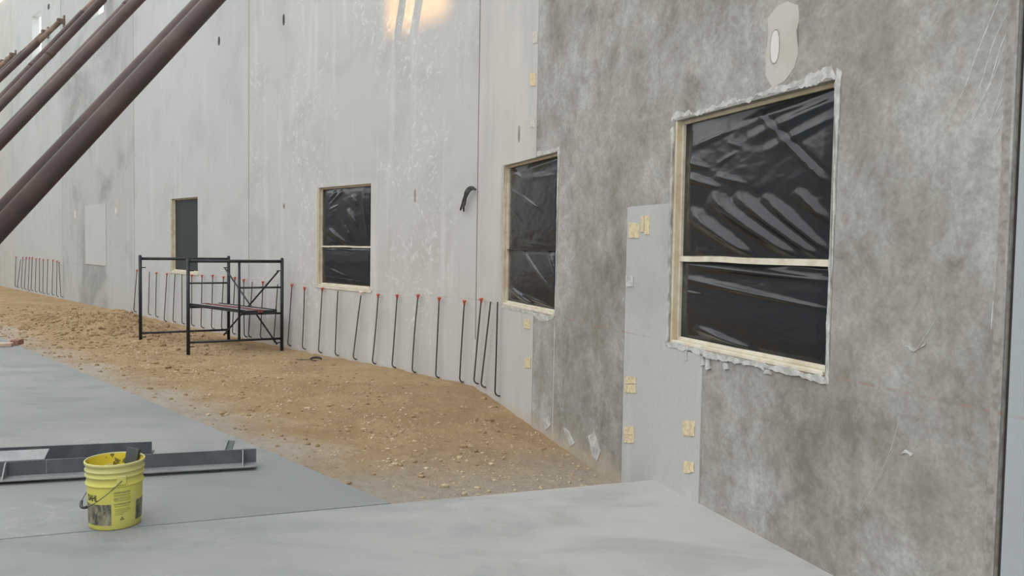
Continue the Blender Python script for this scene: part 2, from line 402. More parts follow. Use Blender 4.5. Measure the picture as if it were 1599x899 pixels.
prism('infill_panel', ragpoly([(13.95, 1.0), (15.67, 1.0), (15.67, 2.5), (13.95, 2.5)], .01, 5, 8), 'L', 'infill_far', wall_left, .012)['label'] = 'walled-up window showing as a pale square'

# ------------------------------------------------------------------ windows
def ridge(u, v, a, b, wd):
    d = Vector((b[0] - a[0], b[1] - a[1])); L2 = d.length_squared
    t = ((u - a[0]) * d.x + (v - a[1]) * d.y) / L2
    tt = min(1, max(0, t)); px, py = a[0] + d.x * tt, a[1] + d.y * tt
    q = math.hypot(u - px, v - py)
    w_ = wd * (.26 + .74 * (1 - tt) ** .8)
    end = max(0.0, math.sin(math.pi * min(1, max(0, t * .92 + .05)))) ** .7
    return math.exp(-(q / w_) ** 2) * end
def sheet(side, s0, s1, z0, z1, y, ridges, nz, n_, mat, parent, sdv=0, belly=.03):
    v = []; f_ = []
    for j in range(n_ + 1):
        for i in range(n_ + 1):
            a, b = i / n_, j / n_
            h = sum(r_[3] * ridge(a, b, r_[0], r_[1], r_[2]) for r_ in ridges)
            h += nz * noise.noise((a * 5 + sdv, b * 7, 1)) + nz * .5 * noise.noise((a * 11 + b * 8 + sdv, b * 17 - a * 6, 4)) + nz * .22 * noise.noise((a * 37 + b * 10 + sdv, b * 45, 8))
            h += belly * math.sin(math.pi * b) ** .8 * (.75 + .25 * math.sin(math.pi * a))
            m_ = min(1, 14 * min(a, 1 - a, b, 1 - b))
            v.append(lc(side, s0 + (s1 - s0) * (a if side == 'R' else 1 - a), y - h * m_, z0 + (z1 - z0) * b))
    for j in range(n_):
        for i in range(n_):
            q = j * (n_ + 1) + i; f_.append((q, q + 1, q + n_ + 2, q + n_ + 1))
    o = pyd('plastic_sheet', v, f_, mat, parent, True, False)
    return o
def window(num, label, split=None, ridges=(), nz=.006, n_=60, mat='film', depth=.075, batten=.03, lower=(), jw=.035, bmat='wood_pale'):
    side, s0, s1, z0, z1 = WIN[num]
    e = tag(empty('window_%d' % num, mtx=WM[side]), label, 'window', kind='structure')
    far = s0 if side == 'R' else s1; near = s1 if side == 'R' else s0     # far jamb is the one whose face shows
    sgn = 1 if far < near else -1
    bx = lambda nm, a0, a1, y0, y1, b0, b1, mt: box(nm, [min(p, q) for p, q in zip(lc(side, a0, y0, b0), lc(side, a1, y1, b1))], [max(p, q) for p, q in zip(lc(side, a0, y0, b0), lc(side, a1, y1, b1))], mt, e, .003)
    bx('jamb', far, far + sgn * jw, .004, depth + .03, z0, z1, 'wood')
    bx('jamb', near - sgn * .02, near, .02, depth + .03, z0, z1, 'wood_pale')
    bx('header', far + sgn * jw, near - sgn * .02, depth - .016, depth + .03, z1 - .024, z1, 'wood')
    bx('sill', far + sgn * jw, near - sgn * .02, .002, depth + .03, z0, z0 + .022, 'wood_pale')
    bx('stop_strip', far + sgn * jw, far + sgn * (jw + .016), depth - .02, depth + .02, z0 + .022, z1 - .024, 'wood_pale')
    bx('stop_strip', far + sgn * (jw + .016), near - sgn * .02, depth - .018, depth + .02, z0 + .022, z0 + .045, 'wood_pale')
    a0, a1 = sorted((far + sgn * (jw + .012), near - sgn * .018)); b0, b1 = z0 + .03, z1 - .02
    if split is None:
        sheet(side, a0, a1, b0, b1, depth + .004, ridges, nz, n_, mat, e, num, 0.0)
    else:
        zc = z0 + (z1 - z0) * split
        sheet(side, a0, a1, zc, b1, depth + .004, ridges, nz, n_, mat, e, num)
        sheet(side, a0, a1, b0, zc, depth + .004, lower, nz * .7, n_, mat, e, num + 20)
        bm = bmesh.new(); rows = []
        for i in range(13):
            t = i / 12; s = a0 + (a1 - a0) * t; w_ = .010 * noise.noise((t * 3, num, .3)) * (batten / .03)
            rows.append([bm.verts.new(lc(side, s, y_, zc + w_ + dz * batten / 2)) for y_, dz in ((depth - .022, -1), (depth - .022, 1), (depth + .012, 1), (depth + .012, -1))])
        for p, q in zip(rows, rows[1:]):
            for j in range(4): bm.faces.new((p[j], p[(j + 1) % 4], q[(j + 1) % 4], q[j]))
        bm.faces.new(rows[0]); bm.faces.new(rows[-1][::-1])
        fromb('batten', bm, bmat, e)
    return e
R4 = [((.55, .95), (1.0, .40), .013, .016), ((.59, .94), (1.02, .43), .012, -.010),
      ((.08, .33), (.60, -.02), .050, .036), ((.26, .42), (.86, -.02), .052, .040), ((.44, .42), (.95, .0), .045, .036), ((.62, .40), (.99, .04), .035, .026), ((.80, .42), (1.02, .18), .03, .02),
      ((.04, .60), (.30, .50), .03, .018), ((.02, .72), (.22, .64), .03, .014), ((.40, .88), (1.0, .99), .05, .016), ((.5, .80), (1.0, .93), .05, .018), ((.62, .70), (1.0, .84), .04, .012), ((.28, .58), (.5, .5), .02, .010), ((.06, .82), (.4, .88), .03, .010), ((.12, .05), (.3, .0), .04, .018), ((.28, .66), (.42, .72), .015, .006), ((.36, .80), (.46, .74), .012, .006)]
R4b = [((.02, .93), (1.0, .83), .055, .030), ((.0, .76), (1.0, .56), .04, .018), ((.15, .17), (.6, .02), .05, .024), ((.7, .98), (1.0, .92), .03, .012), ((.0, .60), (.2, .58), .015, .008)]
window(4, 'large window sealed with shiny wrinkled black plastic over a batten, beside the infill', .385, R4, .0035, 96, lower=R4b, batten=.036, jw=.024, depth=.062)
R3 = [((.02, .74), (.30, .62), .014, .014), ((.28, .64), (.72, .42), .012, .016), ((.70, .42), (.98, .12), .014, .014), ((.75, .52), (1.0, .48), .03, .012), ((.72, .42), (1.0, .62), .022, .012), ((.78, .44), (.98, .34), .025, .01), ((.05, .12), (.5, .01), .05, .022), ((.02, .97), (.25, .86), .04, .018), ((.4, .94), (1.0, .97), .05, .022), ((.2, .84), (.9, .8), .05, .01), ((.3, .08), (.9, .03), .03, .01)]
window(3, 'window sealed with one slack black plastic sheet next to the wall corner joint', .40, R3[:2] + [((.02, .57), (.35, .3), .012, .01)] + R3[7:], .004, 72, depth=.06, batten=.006, lower=[((.3, 1.0), (.98, .25), .018, .014), ((.05, .3), (.55, .02), .06, .024), ((.8, 1.0), (.95, .6), .04, .012), ((.3, .2), (.9, .06), .03, .01)], jw=.02, bmat='film')
R2 = [((.30, .95), (.12, .78), .03, .016), ((.42, .96), (.16, .70), .025, .016), ((.14, .30), (.55, .02), .05, .026), ((.55, .62), (.74, .30), .05, .026), ((.42, .45), (.66, .02), .03, .022), ((.62, .85), (.72, .66), .03, .018), ((.80, .95), (.92, .1), .03, .014), ((.12, .15), (.28, .02), .03, .016), ((.15, .62), (.38, .72), .02, .008), ((.15, .55), (.36, .64), .02, .008), ((.15, .50), (.3, .56), .02, .008)]
window(2, 'two-part black plastic window in the wall panel just left of the corner joint', .405, R2, .004, 56, depth=.062, batten=.024, lower=[((.30, .98), (.64, .9), .03, .016), ((.0, .96), (.22, .9), .03, .014), ((.16, .42), (.6, .2), .025, .012), ((.02, .2), (1, .1), .012, .012), ((.6, .06), (.9, .0), .03, .01)], jw=.024)
window(1, 'narrow-looking window behind the scaffold filled with flat matt dark sheet', None, [], .0015, 20, mat='film_flat', depth=.075, jw=.03)

# plaster smeared round the two near windows
def band(side, cs, amp, sd_, mat, parent, name='plaster_smear', t=.003, per=30):
    return prism(name, ragpoly(cs, amp, sd_, per), side, mat, parent, t)
s0, s1, z0, z1 = WIN[4][1:]
band('R', [(s0 - .03, z1 - .0), (s0 - .03, z1 + .045), (s0 + .30, z1 + .035), (s0 + .7, z1 + .03), (s1 - .3, z1 + .05), (s1 - .02, z1 + .075), (s1 + .01, z1 + .012), (s0 + .02, z1 + .008)], .030, 1, 'plaster', wall_right, t=.0015, per=60)
band('R', [(s1 + .006, z1 + .05), (s1 + .042, z1 + .03), (s1 + .038, z1 - .3), (s1 + .03, z1 - .7), (s1 + .026, z0 + .5), (s1 + .03, z0 - .03), (s1 + .005, z0 - .03)], .013, 4, 'plaster', wall_right, t=.0015, per=60)
band('R', [(s0 - .004, z1 - .03), (s0 - .035, z1 - .05), (s0 - .022, z1 - .5), (s0 - .020, z0 + .4), (s0 - .022, z0 + .0), (s0 - .004, z0 - .0)], .012, 6, 'plaster', wall_right, t=.010, per=60)
band('R', [(s0 - .04, z0 - .002), (s1 + .02, z0 - .002), (s1 + .015, z0 - .035), (s1 - .5, z0 - .025), (s0 + .5, z0 - .035), (s0 - .02, z0 - .02)], .02, 9, 'plaster', wall_right, t=.012, per=60)
for uu, vv, a, b in ((1074, 556, .012, .035), (1098, 562, .02, .04), (1108, 569, .025, .03), (1135, 572, .02, .02), (1200, 580, .03, .02)):
    s, z = wp(uu, vv, 'R'); band('R', [(s - a, z - b), (s + a, z - b * .7), (s + a * .6, z + b), (s - a * .7, z + b)], .014, uu, 'plaster', wall_right, t=.012, per=90)
s0, s1, z0, z1 = WIN[3][1:]
band('R', [(1.87, z1 + .004), (1.87, z1 + .05), (s1 - .05, z1 + .03), (s1 + .03, z1 + .05), (s1 + .02, z1 + .004)], .02, 12, 'plaster', wall_right, t=.0015, per=60)
band('R', [(s1 + .004, z1 + .04), (s1 + .05, z1 + .02), (s1 + .03, z1 - .7), (s1 + .02, z0), (s1 + .004, z0)], .010, 13, 'plaster', wall_right)
band('R', [(s0 - .05, z0 - .004), (s1, z0 - .004), (s1 - .03, z0 - .03), (s1 - .35, z0 - .08), (s1 - .55, z0 - .035), (s0 - .02, z0 - .03)], .014, 14, 'plaster', wall_right)
band('R', [(s0 - .004, z0), (s0 - .045, z0), (s0 - .03, z1 - .1), (s0 - .045, z1 + .04), (s0 + .3, z1 + .035), (s0 + .3, z1 + .004), (s0 - .004, z1 + .004)], .008, 15, 'pale_glue', wall_right)
for nw in (1, 2):
    s0, s1, z0, z1 = WIN[nw][1:]
    band('L', [(s0 - .05, z0 - .004), (s1 + .06, z0 - .004), (s1 + .05, z0 - .03), (s0 - .03, z0 - .035)], .006, 17 + nw, 'wood_pale', wall_left, t=.012, per=12)
    band('L', [(s1 + .004, z0), (s1 + .05, z0), (s1 + .05, z1 + .03), (s1 + .004, z1 + .004)], .008, 27 + nw, 'pale_glue', wall_left, t=.004, per=12)
# glue patches: pixel boxes on the right wall
for (u0, v0, u1, v1, mt) in ((978, 588, 995, 599, 'cream'), (978, 600, 995, 613, 'cream'), (977, 666, 992, 678, 'cream'), (977, 679, 992, 691, 'cream'), (1069, 657, 1087, 681, 'cream'), (1070, 721, 1086, 737, 'cream'),
                             (819, 498, 828, 513, 'cream'), (820, 558, 829, 574, 'cream'), (828, 114, 837, 134, 'cream'), (832, 50, 840, 67, 'pale_glue'), (828, 184, 836, 199, 'pale_glue'),
                             (984, 348, 1000, 371, 'cream'), (1003, 337, 1008, 362, 'cream'), (1009, 336, 1016, 366, 'cream'), (980, 430, 991, 447, 'plaster')):
    a = wp(u0, v1, 'R'); b = wp(u1, v1, 'R'); c_ = wp(u1, v0, 'R'); d_ = wp(u0, v0, 'R')
    o = prism('glue_patch', ragpoly([a, b, c_, d_], .008, u0 + v0, 70), 'R', mt, wall_right, .014 if 972 < u0 < 1095 else .005)
# white plaster splashes near the foot
for pts in ([(849, 655), (858, 648), (860, 664), (851, 671)], [(880, 668), (888, 672), (898, 692), (890, 697), (886, 684)], [(919, 682), (928, 672), (938, 705), (932, 720), (926, 712)],
            [(1414, 541), (1430, 545), (1446, 533), (1444, 538), (1428, 549)], [(1407, 709), (1414, 701), (1425, 707), (1423, 712), (1414, 706)]):
    prism('plaster_splash', ragpoly([wp(a, b, 'R') for a, b in pts], .012, pts[0][0], 60), 'R', 'plaster', wall_right, .004)
# beige skim coat with its filled oval above the large window
sk = [(1199, 28), (1212, 12), (1230, 2), (1246, 8), (1249, 28), (1244, 48), (1247, 85), (1240, 105), (1226, 126), (1206, 138), (1196, 118), (1195, 88), (1199, 62)]
prism('skim_patch', ragpoly([wp(a, b, 'R') for a, b in sk], .006, 40, 40), 'R', 'skim', wall_right, .002)
def oval(side, u, v0, v1, wpx, mat, parent, ring=True, t=.004):
    (sa, za), (sb, zb) = wp(u, v1, side), wp(u, v0, side); s = (sa + sb) / 2; z = (za + zb) / 2; hz = (zb - za) / 2
    hs = abs(wp(u + wpx / 2, (v0 + v1) / 2, side)[0] - s)
    mk = lambda q: [(s + hs * q * math.cos(i * math.pi / 12) * (abs(math.cos(i * math.pi / 12)) ** -.25 if abs(math.cos(i * math.pi / 12)) > .01 else 1), z + hz * (1 + (q - 1) * .35) * math.sin(i * math.pi / 12)) for i in range(24)]
    if ring: prism('oval_rim', mk(1.22), side, 'edge', parent, t - .001)
    prism('filled_oval', mk(1.0), side, mat, parent, t)
oval('R', 1210.5, 48, 98, 13, 'white_fill', wall_right)
oval('L', 117.5, 325, 348, 6, 'skim', wall_left, False, .003); oval('L', 117.5, 329, 341, 2.5, 'white_fill', wall_left, False)
oval('L', 182.5, 311, 338, 9, 'skim', wall_left, False, .003); oval('L', 181, 324, 334, 3, 'white_fill', wall_left, False)
# lifting slots left open in the panels
for side, u, v0, v1 in (('L', 342, 57, 71), ('L', 443, 22, 40), ('L', 443.5, 317, 326), ('L', 648, 294, 316), ('R', 810.5, 196, 222), ('L', 76, 6, 15)):
    oval(side, u, v0, v1, 3.2, 'edge' if v0 > 100 else 'groove', wall_left if side == 'L' else wall_right, False, .002)
# scraped arcs at the right edge, ribbons a millimetre proud
def ribbon(name, side, pix, wpx, mat, parent):
    pts = [Vector(wp(a, b, side)) for a, b in pix]; fine_ = []
    for i in range(len(pts) - 1):
        p0, p1, p2, p3 = pts[max(i - 1, 0)], pts[i], pts[i + 1], pts[min(i + 2, len(pts) - 1)]
        for j in range(8):
            t = j / 8
            fine_.append(.5 * (2 * p1 + (p2 - p0) * t + (2 * p0 - 5 * p1 + 4 * p2 - p3) * t * t + (3 * p1 - p0 - 3 * p2 + p3) * t ** 3))
    fine_.append(pts[-1]); v = []; f_ = []
    for i, p in enumerate(fine_):
        t = fine_[min(i + 1, len(fine_) - 1)] - fine_[max(i - 1, 0)]; n_ = Vector((-t.y, t.x)).normalized()
        w_ = wpx * .0019 * (.55 + .45 * math.sin(math.pi * i / (len(fine_) - 1))) * (.8 + .5 * noise.noise((p.x * 40, p.y * 40, wpx)))
        for q, yy in ((-w_, .001), (-w_ * .5, -.0016), (w_ * .5, -.0016), (w_, .001)):
            a = p + n_ * q; v.append(lc(side, a.x, yy, a.y))
    for i in range(len(fine_) - 1):
        for j in range(3): f_.append((i * 4 + j, i * 4 + j + 1, i * 4 + j + 5, i * 4 + j + 4))
    return pyd(name, v, f_, mat, parent)
for pix, w_ in (([(1480, 190), (1505, 140), (1525, 85), (1545, 35), (1562, -6)], 2.6), ([(1484, 182), (1500, 152)], 1.6), ([(1501, 196), (1530, 135), (1552, 65), (1574, 20)], 2.2), ([(1517, 192), (1545, 130), (1562, 75), (1572, 52)], 2.6), ([(1522, 186), (1552, 118), (1572, 62)], 1.6), ([(1546, 192), (1556, 160), (1568, 118)], 1.7), ([(1548, 190), (1568, 150)], 2.0), ([(1556, 208), (1563, 192), (1567, 180)], 2.8),
                ([(1335, 810), (1358, 770), (1388, 710), (1408, 640)], 1.2), ([(1340, 812), (1365, 765), (1394, 705)], .8), ([(1432, 545), (1448, 520), (1462, 498)], 1.6), ([(1548, 515), (1549, 495), (1551, 470)], 2.6)):
    ribbon('scuff_mark', 'R', pix, w_, 'scuff', wall_right)
for pix, w_ in (([(388, 120), (386, 190), (387, 260)], 1.5), ([(325, 220), (326, 275)], 5), ([(350, 365), (378, 366)], 4), ([(78, 310), (79, 340)], 5), ([(0, 250), (12, 243), (22, 240)], 6), ([(0, 22), (16, 8)], 8)):
    ribbon('scuff_mark', 'L', pix, w_, 'scuff', wall_left)

# ------------------------------------------------------------------ floor slabs
CORN = gp(612, 786); EW = C + dr * 4.252; ED = (CORN - EW).normalized()
def slab(name, poly, z0, z1, mat):
    bm = bmesh.new(); n_ = len(poly)
    t = [bm.verts.new((p.x, p.y, z1)) for p in poly]; b = [bm.verts.new((p.x, p.y, z0)) for p in poly]
    bm.faces.new(t); bm.faces.new(b[::-1])
    for i in range(n_): bm.faces.new((t[i], t[(i + 1) % n_], b[(i + 1) % n_], b[i]))
    bmesh.ops.recalc_face_normals(bm, faces=bm.faces)
    es = [e for e in bm.edges if all(abs(v.co.z - z1) < 1e-6 for v in e.verts)]
    bmesh.ops.bevel(bm, geom=es, offset=.004, segments=2, affect='EDGES')
    return fromb(name, bm, mat)
off_c = (CORN - C).dot(nl)
farE = EW + ED * 34
fr = [EW, CORN + ED * .02, farE, farE + dr * 16, C + dr * 12.9 + nr * 30, C + dr * 12.9]
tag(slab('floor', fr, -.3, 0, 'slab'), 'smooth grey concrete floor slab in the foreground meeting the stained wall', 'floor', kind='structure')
jg = -dr.normalized() * .002
ls = [CORN + jg, CORN + dl * (35.3 - (CORN - C).dot(dl)), C + nl * OPP + dl * 35.3, farE + jg]
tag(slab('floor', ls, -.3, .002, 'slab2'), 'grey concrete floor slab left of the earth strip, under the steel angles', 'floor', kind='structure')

# ------------------------------------------------------------------ earth strip between slabs and walls
def sd_of(p): q = p - C; return q.dot(dl), q.dot(nl)
sm = lambda t: (lambda q: q * q * (3 - 2 * q))(min(1, max(0, t)))
mS, mD = sd_of(gp(178, 508, .05))
def gh(s, d):
    z = -.045 - .14 * sm((.6 - s) / 4.2)
    if s > 0: z += -.03 * sm((s - 2) / 2) * (1 - sm((s - 9) / 3))
    r2 = sm((d - 1.5) / 1.9); z = z + (-.045 - z) * r2 * .45 * (1 if s > .3 else .15)
    pile = math.exp(-((s - mS) / 2.0) ** 2 - ((d - mD) / .75) ** 2)
    pile2 = math.exp(-((s - mS - 1.6) / 2.6) ** 2 - ((d - mD - .7) / .9) ** 2)
    z += .30 * pile * (1 + .45 * noise.noise((s * 2.1, d * 2.1, 3))) + .05 * pile2
    rough = .016 + .09 * pile + .03 * pile2
    z += rough * noise.noise((s * 2.3, d * 2.3, 0)) + rough * .55 * noise.noise((s * 7, d * 7, 2)) + rough * .35 * noise.noise((s * 19, d * 19, 5))
    z += .02 * sm((.25 - d) / .3) * (.5 + noise.noise((s * 3.5, 9, 1))) if s > 0 else 0
    return z
sv_ = []; s = -5.2
while s < 35.2:
    sv_.append(s); s += .035 if s < 5 else .05 if s < 14 else .09 if s < 22 else .2
dv_ = [-.16 + .042 * i for i in range(int((off_c + .30) / .042) + 2)]
keep = {}; v = []; f_ = []
def inside(s, d):
    p = C + dl * s + nl * d; q = p - C
    if s < 0 and q.dot(nr) < -.14: return False
    if (p - EW).dot(-dr) < -.16: return False
    return d < off_c + .14
for i in range(len(sv_) - 1):
    for j in range(len(dv_) - 1):
        if inside((sv_[i] + sv_[i + 1]) / 2, (dv_[j] + dv_[j + 1]) / 2):
            q = []
            for a, b in ((i, j), (i + 1, j), (i + 1, j + 1), (i, j + 1)):
                if (a, b) not in keep:
                    zz = min(gh(sv_[a], dv_[b]), -.012 if dv_[b] > off_c - .12 else 9)
                    keep[a, b] = len(v); v.append((sv_[a], dv_[b], zz))
                q.append(keep[a, b])
            f_.append(tuple(q))
EM = Matrix((dl, nl, Vector((0, 0, 1)))).transposed().to_4x4(); EM.translation = C    # mirrored frame, so bake to world later
dirt = pyd('dirt_ground', v, f_, 'earth', None, True)
# dl x nl points down: keep the along-wall texture frame by mirroring x
for vert in dirt.data.vertices: vert.co.x = -vert.co.x
XM = Matrix((-dl, nl, Vector((0, 0, 1)))).transposed().to_4x4(); XM.translation = C
dirt.matrix_world = XM
bm = bmesh.new(); bm.from_mesh(dirt.data); bmesh.ops.recalc_face_normals(bm, faces=bm.faces)
if sum(q.normal.z for q in bm.faces) < 0: bmesh.ops.reverse_faces(bm, faces=bm.faces)
bm.to_mesh(dirt.data); bm.free()
tag(dirt, 'brown bare earth strip between the floor slabs and the walls', 'ground', kind='structure')
# pebbles and clods
ICO = bmesh.new(); bmesh.ops.create_icosphere(ICO, subdivisions=1, radius=1); icv = [q.co.copy() for q in ICO.verts]; icf = [tuple(a.index for a in q.verts) for q in ICO.faces]; ICO.free()
FEET = [sd_of(gp(a, b, -.07)) for a, b in ((294, 554), (440, 546.5), (219.5, 537.5), (357, 531.5))]
def stones(name, count, pick, size, mat, label, cat):
    V = []; F = []
    for _ in range(count):
        s, d = pick(); r_ = size()
        if not inside(s, d + .0) or d > off_c - .05 or d < .03 and s > 0: continue
        if s < 0 and (C + dl * s + nl * d - C).dot(nr) < .03: continue
        if any(math.hypot(s - a, d - b) < .04 + 1.8 * r_ for a, b in FEET): continue
        if (C + dl * s + nl * d - EW).dot(-dr) < .05: continue
        z = gh(s, d); b = len(V); sc = Vector((r_ * random.uniform(.8, 1.5), r_ * random.uniform(.7, 1.2), r_ * random.uniform(.4, .8))); R_ = Matrix.Rotation(random.random() * 6.3, 3, 'Z')
        p = C + dl * s + nl * d
        for q in icv: V.append(R_ @ Vector((q.x * sc.x * random.uniform(.75, 1.15), q.y * sc.y * random.uniform(.75, 1.15), q.z * sc.z)) + Vector((p.x, p.y, z + sc.z * .25)))
        F += [tuple(b + a for a in q) for q in icf]
    o = pyd(name, V, F, mat, None, False, False); tag(o, label, cat, kind='stuff'); return o
stones('gravel', 7500, lambda: ((random.uniform(-3.4, 6) if random.random() < .6 else random.uniform(2, 16)), random.triangular(.2, 3.3, 2.0)), lambda: min(.03, random.lognormvariate(-5.0, .5)), 'stone', 'small pale pebbles scattered over the brown earth', 'gravel')
stones('earth_clods', 5000, lambda: (random.gauss(mS + .5, 2.1), random.gauss(mD + .25, .62)) if random.random() < .72 else (random.uniform(-2.5, 16), random.uniform(.3, 3.2)), lambda: min(.06, random.lognormvariate(-4.3, .5)), 'clod', 'crumbly earth clods, thickest on the low mound by the scaffold', 'earth')

# ------------------------------------------------------------------ wall across the yard (shades the scene; low sun comes through its opening)
OM = Matrix((dl, nl, Vector((0, 0, 1)))).transposed().to_4x4()
wo = tag(empty('wall_opposite', loc=(0, 0, 0)), 'tall concrete wall across the yard with one open window high up', 'wall', kind='structure')
OW = C + nl * OPP
cxo = 1.22 - SUN_Q * OPP
def oplate(s0, s1, z0, z1):
    P = [OW + dl * a + nl * b + Vector((0, 0, z)) for a in (s0, s1) for b in (0, .25) for z in (z0, z1)]
    pyd('concrete_panel', P, [(0, 1, 3, 2), (4, 6, 7, 5), (0, 4, 5, 1), (2, 3, 7, 6), (0, 2, 6, 4), (1, 5, 7, 3)], 'opp', wo)
zb, zt, hw = 4.42 + SUN_E * OPP, 4.52 + SUN_E * OPP + 1.5, .70
oplate(-60, cxo - hw, -.3, 12.6); oplate(cxo + hw, 45, -.3, 12.6); oplate(cxo - hw, cxo + hw, -.3, zb); oplate(cxo - hw, cxo + hw, zt, 12.6)

# unseen end wall, added so the plastic sheets reflect concrete instead of sky
we = tag(empty('wall_end', loc=(0, 0, 0)), 'unseen concrete wall added across the far end of the yard', 'wall', kind='structure')
for d0 in range(0, 30, 6):
    P = [C + dl * a + nl * b + Vector((0, 0, z)) for a in (35.35, 35.55) for b in (d0 + .01, d0 + 5.99) for z in (-.3, 9.6)]
    pyd('concrete_panel', P, [(0, 1, 3, 2), (4, 6, 7, 5), (0, 4, 5, 1), (2, 3, 7, 6), (0, 2, 6, 4), (1, 5, 7, 3)], 'opp', we)

# ------------------------------------------------------------------ pipe braces
def brace(s, L, h, label, R=.082, group=None):
    top = C + dl * s + nl * .10 + Vector((0, 0, h - .02)); foot = C + dl * s + nl * L + Vector((0, 0, .12))
    e = tag(empty('pipe_brace', foot), label, 'brace', group)
    T = top - foot; d = T.normalized(); ln = T.length
    tube('outer_pipe', [d * 0.25, d * ln * .91], R, 'brace', e, 24)
    tube('inner_pipe', [d * 0.0, d * .26], R * .6, 'brace_in', e, 16)
    tube('inner_pipe', [d * (ln * .91 - .02), d * (ln - .06)], R * .80, 'brace_in', e, 20)
    tube('collar', [d * (ln * .72), d * (ln * .72 + .14)], R * 1.035, 'brace', e, 24)
    # wall shoe: plate, two ears and the bolt
    Y = -nl; X = dl; fr_ = Matrix((X, Y, Vector((0, 0, 1)))).transposed().to_4x4(); fr_.translation = T
    ws = box('wall_shoe', (-.07, .07, -.14), (.07, .0995, .16), 'brace_in', e, 0, fr_)
    bm = bmesh.new()
    for q in (-.055, .040): bbox(bm, (q, -.08, -.06), (q + .015, .075, .06), fr_)
    fromb('shoe_ear', bm, 'brace_in', ws)
    tube('bolt', [fr_ @ Vector((-.085, -.03, 0)), fr_ @ Vector((.085, -.03, 0))], .014, 'rebar', ws, 8)
    f2 = fr_.copy(); f2.translation = Vector((0, 0, 0))
    fs = box('floor_shoe', (-.09, -.14, -.12 + .004), (.09, .14, -.10), 'brace_in', e, 0, f2)
    bm = bmesh.new()
    for q in (-.07, .055): bbox(bm, (q, -.07, -.10), (q + .015, .07, .05), f2)
    fromb('shoe_ear', bm, 'brace_in', fs)
    return e
BS = [(.43, 6.02, .80, 6.06), (6.16, 5.93, 6.95, 5.86), (11.92, 5.79, 13.42, 5.757), (17.43, 6.18, 19.1, 6.1), (23.09, 6.1, 24.46, 6.0)]
where = ['panel with two-part window', 'panel with narrow dark window', 'panel with walled-up window', 'panel with high open window', 'farthest panel in view']
for (s, L, s2, L2), wn in zip(BS, where):
    brace(s, L, 7.5, 'rusty pipe brace on the %s, nearer the corner joint' % wn)
    brace(s2, L2, 7.5, 'rusty pipe brace on the %s, farther from the corner joint' % wn, .078)

# ------------------------------------------------------------------ rebar dowels
def dowel(side, top, bot, cap, label, group, kindcap='cap'):
    stand = .06
    st, zt_ = wp(top[0], top[1], side, stand); sb, zb_ = wp(bot[0], bot[1], side, stand)
    par = WM[side] @ lc(side, sb, 0, zb_); e = tag(empty('rebar_dowel', mtx=Matrix.Translation(par) @ WM[side].to_3x3().to_4x4()), label, 'rebar', group)
    sg = SG[side]; ds = sg * (st - sb); hz = zt_ - zb_
    P = [(0, -.0045, .0), (0, -.03, .006), (0, -.05, .022), (0, -.06, .05)]
    for t in (.12, .25, .4, .55, .7, .85, 1.0):
        bow = .018 * math.sin(t * 3.1) * noise.noise((sb * 3, 1, 2))
        P.append((ds * t + bow, -.06 + .012 * t, .05 + (hz - .05) * t))
    tube('bar', P, .0092, 'rebar', e, 8)
    if cap:
        c_ = lathe('cap', [(.0125, -.03), (.0135, -.004), (.017, .002), (.024, .008), (.0255, .016), (.021, .025), (.010, .029), (.0001, .03)], kindcap, e, 12)
        c_.location = P[-1]
Z3 = lambda a, b: (a / 9.99, 390 + b / 9.99)
Z4 = lambda a, b: (180 + a / 4.494, 370 + b / 4.494)
Z5 = lambda a, b: (420 + a / 4.087, 420 + b / 4.087)
far_ = [((243, 118), (235, 575), 1), ((316, 150), (272, 592), 0), ((349, 122), (330, 605), 1), ((402, 125), (380, 615), 1), ((452, 125), (438, 635), 1), ((497, 128), (487, 640), 1), ((556, 145), (548, 655), 1), ((610, 145), (615, 665), 1), ((669, 160), (670, 685), 1), ((737, 160), (733, 695), 1), ((818, 168), (810, 705), 1), ((882, 182), (882, 730), 1), ((912, 205), (950, 740), 1)]
for t, b, c_ in far_:
    dowel('L', Z3(*t), Z3(*b), c_, 'thin capped rebar dowel in the tight far cluster beyond the walled-up window' if c_ else 'leaning uncapped rebar dowel in the tight far cluster beyond the walled-up window', 'capped dowels of the far cluster' if c_ else None)
mid = [((148, 237), (130, 525), 1), ((235, 243), (232, 546), 0), ((285, 255), (283, 562), 1), ((358, 262), (343, 592), 1), ((415, 260), (405, 598), 0), ((463, 262), (468, 610), 0), ((533, 272), (535, 623), 1), ((604, 274), (602, 638), 1), ((679, 274), (675, 645), 1), ((755, 285), (745, 650), 1), ((835, 290), (822, 682), 1), ((897, 305), (905, 702), 1), ((957, 315), (935, 703), 0), ((1031, 320), (1018, 713), 1), ((1135, 330), (1112, 745), 0)]
for t, b, c_ in mid:
    past = t[0] > 935
    if past: lab = 'red-capped rebar dowel seen through the scaffold cross brace' if c_ else 'bare uncapped rebar dowel seen through the scaffold cross brace'; gr = None if c_ else 'bare dowels by the scaffold cross brace'
    else: lab = 'red-capped rebar dowel standing below the level of the narrow dark window' if c_ else 'bare uncapped rebar dowel standing between red-capped ones beside the narrow dark window'; gr = 'capped dowels on the narrow window panel' if c_ else 'bare dowels on the narrow window panel'
    dowel('L', Z4(*t), Z4(*b), c_, lab, gr)
rgt = [((142, 105), (120, 490), 1), ((222, 124), (213, 512), 1), ((335, 129), (316, 535), 1), ((435, 138), (422, 553), 0), ((584, 155), (538, 578), 2), ((692, 170), (660, 606), 1), ((813, 174), (786, 630), 1), ((946, 174), (914, 661), 1), ((1081, 192), (1064, 695), 1), ((1242, 212), (1217, 724), 1)]
